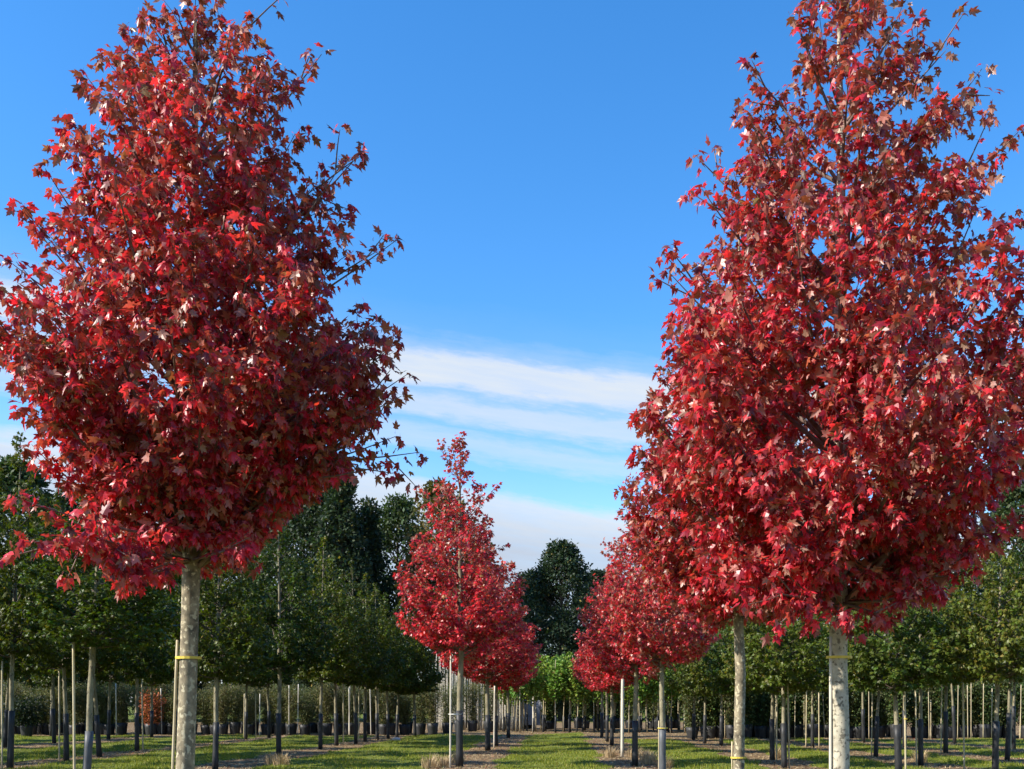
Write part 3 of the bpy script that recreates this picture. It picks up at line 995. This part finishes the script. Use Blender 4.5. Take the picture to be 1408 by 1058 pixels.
SG = np.linspace(-0.03, 0.95, 4)
SLEEVE = MB().add(tube(np.column_stack([0 * SG, 0 * SG, SG]), np.full(4, 0.05), 8)).mesh('sleeve', M['guard'])
YOUNG = [small_tree_mesh(81 + i, 4.4, 1.75, 0.75, c, 800, (0.11, 0.20), T_LOW, 0.03, 'cane', 0.04) for i, c in enumerate([(0.13, 0.23, 0.025), (0.10, 0.20, 0.025), (0.17, 0.24, 0.028)])]
rg = np.random.default_rng(9)
for row, (yy, x0, x1, st) in enumerate([(57.5, -2.6, 13.5, 0.62), (60.0, -3.6, 14.5, 0.62), (62.5, -3.8, 15.0, 0.7)]):
    x = x0
    while x < x1:
        k = int(rg.integers(0, 3))
        xx, y2 = x + rg.normal(0, 0.12), yy + rg.normal(0, 0.4)
        s = rg.uniform(0.88, 1.12)
        place_tree('young_tree', 'lime green young tree on a thin stem with black sleeve', 'tree', 'young trees at the end of the grass strip', (xx, y2, gz(xx, y2)),
                   [('trunk', YOUNG[k][0], None), ('crown', YOUNG[k][1], 'stuff'), ('sleeve', SLEEVE, None)], rg.uniform(0, 6.28), (s * 1.05, s * 1.05, s), rnd)
        x += st * rg.uniform(0.8, 1.2)

# pale stems
WHIP = [small_tree_mesh(91 + i, 5.0, 1.6, 0.35, (0.10, 0.11, 0.045), 120, (0.06, 0.11), T_NARROW, 0.05, 'cane_white', 0.1) for i in range(3)]
for i in range(90):
    xx, y2 = rg.uniform(-8.2, -2.6), rg.uniform(61.0, 65.5)
    s = rg.uniform(0.75, 1.08)
    place_tree('whip_tree', 'tall thin tree with whitish stem in the dense pale clump', 'tree', 'pale stemmed whips at the far edge', (xx, y2, gz(xx, y2)),
               [('trunk', WHIP[i % 3][0], None), ('crown', WHIP[i % 3][1], 'stuff')], rg.uniform(0, 6.28), (1, 1, s))


# potted shrubs
def pot_mesh():
    z = np.array([-0.02, 0.06, 0.40, 0.62, 0.62, 0.55])
    r = np.array([0.25, 0.26, 0.30, 0.325, 0.30, 0.28])
    return MB().add(tube(np.column_stack([0 * z, 0 * z, z + np.arange(6) * 1e-4]), r, 12)).mesh('pot', M['guard'])


POT = pot_mesh()


def shrub_mesh(seed, H, rm, base, n, size, tmpl, yel=0.02):
    rg2 = np.random.default_rng(seed)
    stems = MB()
    P, O = [], []
    ns = 9
    for i in range(ns):
        a = i * 6.28 / ns + rg2.normal(0, 0.3)
        t = np.linspace(0, 1, 6)
        top = H * rg2.uniform(0.72, 1.0)
        rr = rm * rg2.uniform(0.35, 0.95)
        path = np.column_stack([np.cos(a) * rr * t ** 0.8, np.sin(a) * rr * t ** 0.8, 0.4 + (top - 0.4) * t])
        stems.add(tube(path, np.linspace(0.014, 0.004, 6), 4, False))
        m_ = n // ns
        s = rg2.random(m_) ** 0.8
        p = np.column_stack([np.interp(s, t, path[:, k]) for k in range(3)])
        o = unit(rg2.normal(0, 1, (m_, 3)) * [1, 1, 0.5])
        P.append(p + o * rg2.uniform(0.02, 0.34, (m_, 1)) * rm * 1.6)
        O.append(o)
    P, O = np.vstack(P), np.vstack(O)
    P[:, 2] = np.where(P[:, 2] < 0.58, 0.58 + rg2.random(len(P)) * 0.5, P[:, 2])
    tip, nr = leaf_frames(rg2, O, (-0.5, 0.6), 0.8, 0.5)
    k = len(P)
    lf = [P, tip, nr, rg2.uniform(size[0], size[1], k), green_tint(rg2, k, base, 0.35, yel), rg2.integers(0, 6, k)]
    return stems.mesh('stems', M['bark_dark']), leaf_mesh('foliage', lf, tmpl, M['far_leaf'])


OLIVE = [shrub_mesh(101 + i, 2.9, 0.55, c, 3600, (0.08, 0.15), T_NARROW, 0.05) for i, c in enumerate([(0.13, 0.135, 0.05), (0.11, 0.12, 0.048), (0.15, 0.14, 0.055)])]
SHRUB = [shrub_mesh(111 + i, 3.0, 0.6, c, 2600, (0.09, 0.15), T_OVAL, 0.06) for i, c in enumerate([(0.075, 0.11, 0.028), (0.06, 0.09, 0.025), (0.11, 0.125, 0.045)])]


def shrub(bank, k, x, y, s, label, group):
    st, fo = bank[k % 3]
    place_tree('potted_shrub', label, 'shrub', group, (x, y, gz(x, y)), [('stems', st, None), ('foliage', fo, 'stuff'), ('pot', POT, None)], rg.uniform(0, 6.28), (1, 1, s))


i = 0
for yy in (53.4, 55.2):
    for x in np.arange(-32.0, -6.6, 0.62):
        i += 1
        if yy > 54 and i % 3 == 0:
            continue
        shrub(OLIVE, i, x + rg.normal(0, 0.15) + (0.3 if yy > 54 else 0), yy + rg.normal(0, 0.25), rg.uniform(0.88, 1.1), 'feathery olive green shrub in a black pot behind the shaded block', 'olive green potted shrubs')
for x in (-6.4, -5.6, -4.6):
    shrub(OLIVE, i, x, 59.8 + rg.normal(0, 0.2), 1.1, 'feathery olive green shrub in a black pot before the pale stems', 'olive shrubs before the pale stems')
    i += 1
for yy in (48.0, 49.8):
    for x in np.arange(6.4, 29, 0.62):
        i += 1
        if yy > 49 and i % 3 == 0:
            continue
        shrub(SHRUB, i, x + rg.normal(0, 0.15), yy + rg.normal(0, 0.25), rg.uniform(0.85, 1.12), 'leafy green shrub in a black pot behind the sunny block', 'green potted shrubs')
for x in np.arange(-9.0, 17.0, 0.7):
    i += 1
    shrub(SHRUB, i, x + rg.normal(0, 0.15), 67.0 + rg.normal(0, 0.4), rg.uniform(0.85, 1.1), 'dark leafy shrub in a black pot beyond the young lime trees', 'shrubs beyond the young trees')
for k in range(26):
    x, y = rg.uniform(6.5, 27), rg.uniform(47.0, 47.6)
    stake('bamboo_cane', 'thin pale cane among the leafy green potted shrubs', x, y, rg.uniform(1.9, 2.9), 0.018, 'cane', (rg.normal(0, 0.02), 0), group='canes among the green potted shrubs')
for k in range(14):
    x, y = rg.uniform(-24, -9), rg.uniform(52.2, 52.8)
    stake('bamboo_cane', 'thin pale cane among the feathery olive potted shrubs', x, y, rg.uniform(2.2, 3.0), 0.024, 'cane_white', (rg.normal(0, 0.015), 0), group='canes among the olive potted shrubs')
st, fo = shrub_mesh(131, 2.5, 0.7, (0.34, 0.11, 0.03), 1300, (0.08, 0.14), T_OVAL, 0.0)
place_tree('copper_shrub', 'orange brown autumn shrub seen between trunks of the shaded block', 'shrub', None, (-21.9, 52.0, 0), [('stems', st, None), ('foliage', fo, 'stuff'), ('pot', POT, None)])
st, fo = shrub_mesh(132, 2.2, 1.0, (0.020, 0.032, 0.014), 2200, (0.10, 0.17), T_OVAL, 0.0)
place_tree('evergreen_shrub', 'almost black rounded evergreen shrub behind the shaded block', 'shrub', None, (-27.6, 50.4, 0), [('stems', st, None), ('foliage', fo, 'stuff'), ('pot', POT, None)])


def sheet():
    e = bpy.data.objects.new('windbreak_screen', None)
    COL.objects.link(e)
    e.location = (-2.9, 66.5, 0)
    tag(e, 'pale grey fabric windbreak screen behind the young lime trees', 'screen')
    xs = np.linspace(-1.4, 1.4, 30)
    V, T = [], []
    for s in (0, 0.012):
        for z in (0.25, 1.0, 1.95):
            for x in xs:
                V.append([x, 0.05 * math.sin(x * 5 + z) + s, z + 0.03 * math.sin(x * 3)])
    for s in (0, 90):
        for r in (0, 30):
            for q in range(29):
                a = s + r + q
                T += [[a, a + 1, a + 31], [a, a + 31, a + 30]]
    obj('fabric', np_mesh('fabric', np.array(V), np.array(T), M['sheet'], None, True), e)
    for x in (-1.42, 0.0, 1.42):
        obj('post', MB().add(tube([[x, 0.09, -0.1], [x, 0.09, 1.0], [x, 0.09, 2.05]], [0.03] * 3, 8)).mesh('post', M['cane_white']), e)


sheet()


# tufts of dry grass and a stone
def tuft(seed):
    r_ = np.random.default_rng(seed)
    n = 170
    a = r_.uniform(0, 6.28, n)
    rr = r_.random(n) ** 0.7 * 0.22
    P = np.column_stack([np.cos(a) * rr, np.sin(a) * rr, 0 * a - 0.02])
    h = r_.uniform(0.12, 0.42, n)
    w = 0.008
    dx = np.column_stack([-np.sin(a) * w, np.cos(a) * w, 0 * a])
    out_ = np.column_stack([np.cos(a), np.sin(a), 0 * a]) * (h * r_.uniform(0.2, 0.8, n))[:, None]
    mid = P + out_ * 0.4 + np.column_stack([0 * a, 0 * a, h * 0.7])
    tip = P + out_ + np.column_stack([0 * a, 0 * a, h])
    V = np.stack([P - dx, P + dx, mid + dx * 0.7, mid - dx * 0.7, tip], 1).reshape(-1, 3)
    T = (np.array([[0, 1, 2], [0, 2, 3], [3, 2, 4]])[None] + (np.arange(n) * 5)[:, None, None]).reshape(-1, 3)
    c = np.array([[0.50, 0.38, 0.22]]) * r_.uniform(0.6, 1.15, (n, 1))
    return np_mesh('dry_grass_tuft', V, T, M['straw'], np.repeat(c, 5, 0))


TU = [tuft(1), tuft(2)]
for q, (x, y) in enumerate([(-7.55, 26.2), (-7.9, 26.6), (-3.35, 24.4), (-3.1, 24.9), (-3.0, 27.5), (2.3, 27.0), (2.45, 28.5), (2.2, 31.0), (2.6, 25.6), (1.4, 30.2), (6.5, 30.0), (10.2, 28.2)]):
    o = obj('dry_grass_tuft', TU[q % 2], None, (x, y, gz(x, y)))
    o.rotation_euler = (0, 0, q * 1.3)
    tag(o, 'tuft of straw coloured dead grass at the edge of a tree row', 'grass tuft', 'dry tufts along the rows')
r_ = np.random.default_rng(3)
th, ph = np.meshgrid(np.linspace(0.05, math.pi - 0.05, 9), np.linspace(0, 2 * math.pi, 13)[:-1], indexing='ij')
rad = 0.16 * (1 + 0.12 * np.sin(3 * ph + 2 * th) + 0.06 * r_.normal(0, 1, th.shape))
V = np.column_stack([(rad * np.sin(th) * np.cos(ph) * 1.4).ravel(), (rad * np.sin(th) * np.sin(ph)).ravel(), (rad * np.cos(th) * 0.6).ravel()])
T = []
for a in range(8):
    for b_ in range(12):
        p, q = a * 12 + b_, a * 12 + (b_ + 1) % 12
        T += [[p, p + 12, q + 12], [p, q + 12, q]]
tag(obj('stone', np_mesh('stone', V, np.array(T), M['stone'], None, True), None, (-7.6, 44.3, 0.05)), 'pale rounded stone lying on the grass by the shaded block', 'stone')


# ------------------------------------------------------------------ tall trees beyond the nursery
def big_tree_mesh(seed, H, cb, rm, base, conic, ncl, per, size, yel=0.02, ycol=(0.2, 0.15, 0.03), tmpl=T_OVAL):
    r2 = np.random.default_rng(seed)
    z = np.linspace(-0.2, H * 0.9, 9)
    w = np.cumsum(r2.normal(0, 0.07, (9, 2)), 0)
    tk = MB().add(tube(np.column_stack([w[:, 0], w[:, 1], z]), np.linspace(0.32, 0.05, 9), 10))
    lb = MB()
    P, O, C = [], [], []
    for i in range(ncl):
        f = r2.random() ** 0.85
        h = cb + (H - cb) * f
        env = (1 - f) ** 0.75 * 1.0 + 0.04 if conic else math.sin(min(max(f, 0.06), 0.985) * math.pi) ** 0.55 * (1.08 - 0.3 * f)
        a = r2.uniform(0, 6.28)
        rr = rm * env * r2.uniform(0.5, 1.05) ** 0.7 * (1 + 0.17 * math.sin(3 * a + 7 * f) + 0.10 * math.sin(17 * f + 2 * a))
        c = np.array([math.cos(a) * rr, math.sin(a) * rr, h])
        hb = max(cb * 0.7, h - rr * (0.1 if conic else 0.9))
        if i % 3 == 0:
            lb.add(tube([[0, 0, hb], [c[0] * 0.5, c[1] * 0.5, (hb + h) / 2 - 0.1], list(c)], [0.09, 0.05, 0.015], 4, False))
        cr_ = rm * r2.uniform(0.14, 0.26) + 0.15
        g = r2.normal(0, 1, (per, 3))
        g = unit(g) * (r2.random((per, 1)) ** 0.45) * cr_ * [1, 1, 0.7]
        P.append(c + g)
        O.append(unit(g + [math.cos(a) * .4, math.sin(a) * .4, 0.25]))
        C.append(np.full(per, r2.uniform(0.72, 1.28)))
    P, O, C = np.vstack(P), np.vstack(O), np.concatenate(C)
    n = len(P)
    tip, nr = leaf_frames(r2, O, (-0.2, 0.6), 0.9, 0.6)
    lf = [P, tip, nr, r2.uniform(size[0], size[1], n), green_tint(r2, n, base, 0.3, yel, ycol) * C[:, None], r2.integers(0, 6, n)]
    return tk.mesh('trunk', M['bark_dark']), lb.mesh('limbs', M['bark_dark']), leaf_mesh('crown', lf, tmpl, M['far_leaf'])


BIG = {
    'dark': big_tree_mesh(201, 18, 1.0, 4.4, (0.022, 0.042, 0.018), False, 360, 70, (0.22, 0.40)),
    'green': big_tree_mesh(202, 18, 2.5, 4.2, (0.045, 0.075, 0.022), False, 220, 60, (0.26, 0.44)),
    'olive': big_tree_mesh(203, 18, 2.5, 4.0, (0.095, 0.085, 0.022), False, 210, 60, (0.26, 0.44), 0.12, (0.22, 0.12, 0.03)),
    'spire': big_tree_mesh(204, 18, 1.2, 3.2, (0.028, 0.048, 0.020), True, 230, 55, (0.22, 0.40)),
}
WOOD = 'tall trees beyond the nursery'
LBL = {'dark': 'dense blackish green broad tree beyond the nursery', 'green': 'mid green broad tree beyond the nursery', 'olive': 'olive brown autumn tree beyond the nursery', 'spire': 'dark pointed tree beyond the nursery'}
for kd, px, topy, d, wd in [
        ('dark', 772, 750, 100, 1.0), ('dark', 730, 790, 108, 1.0), ('dark', 822, 790, 110, 1.0), ('green', 870, 800, 118, 1.1),
        ('olive', 608, 668, 96, 1.0), ('green', 548, 690, 104, 1.0), ('spire', 506, 690, 98, 1.0), ('spire', 470, 648, 92, 1.1), ('dark', 440, 665, 96, 1.0), ('green', 395, 690, 100, 1.2),
        ('olive', 650, 760, 112, 1.0), ('green', 330, 720, 104, 1.2), ('dark', 250, 730, 108, 1.2), ('green', 170, 700, 100, 1.2), ('dark', 90, 690, 104, 1.2), ('green', 20, 640, 92, 1.2), ('olive', -60, 690, 100, 1.2),
        ('green', 950, 800, 116, 1.2), ('dark', 1040, 800, 120, 1.2), ('green', 1130, 790, 112, 1.2), ('olive', 1220, 780, 118, 1.2), ('green', 1300, 745, 104, 1.2), ('green', 1405, 655, 84, 1.1), ('dark', 1470, 690, 90, 1.2)]:
    H = (970 - topy) / 1350 * d + 1.6
    x = (px - 776) / 1350 * d
    tk, lb, cr = BIG[kd]
    hor = (0.65 + 0.35 * H / 18) * wd
    place_tree('tall_tree', LBL[kd], 'tree', WOOD, (x, d, -0.05), [('trunk', tk, None), ('limbs', lb, None), ('crown', cr, 'stuff')], rg.uniform(0, 6.28), (hor, hor, H / 18))
# a far wood closes the horizon
r2 = np.random.default_rng(77)
n = 42000
a = r2.uniform(-1.15, 1.15, n)
dd = r2.uniform(175, 205, n)
x, y = np.sin(a) * dd, np.cos(a) * dd
top = 9 + 3 * np.sin(a * 23) + 2 * np.sin(a * 61 + 1) + 1.2 * np.sin(a * 140)
P = np.column_stack([x, y, top * r2.random(n) ** 0.8])
O = unit(r2.normal(0, 1, (n, 3)))
tip, nr = leaf_frames(r2, O, (-0.3, 0.5), 0.9, 0.6)
lf = [P, tip, nr, r2.uniform(0.9, 1.7, n), green_tint(r2, n, (0.045, 0.065, 0.022), 0.4, 0.05), r2.integers(0, 6, n)]
tag(obj('woods', leaf_mesh('woods', lf, T_OVAL, M['far_leaf'])), 'distant wood closing the horizon', 'wood', None, 'stuff')
print('objects', len(bpy.data.objects))
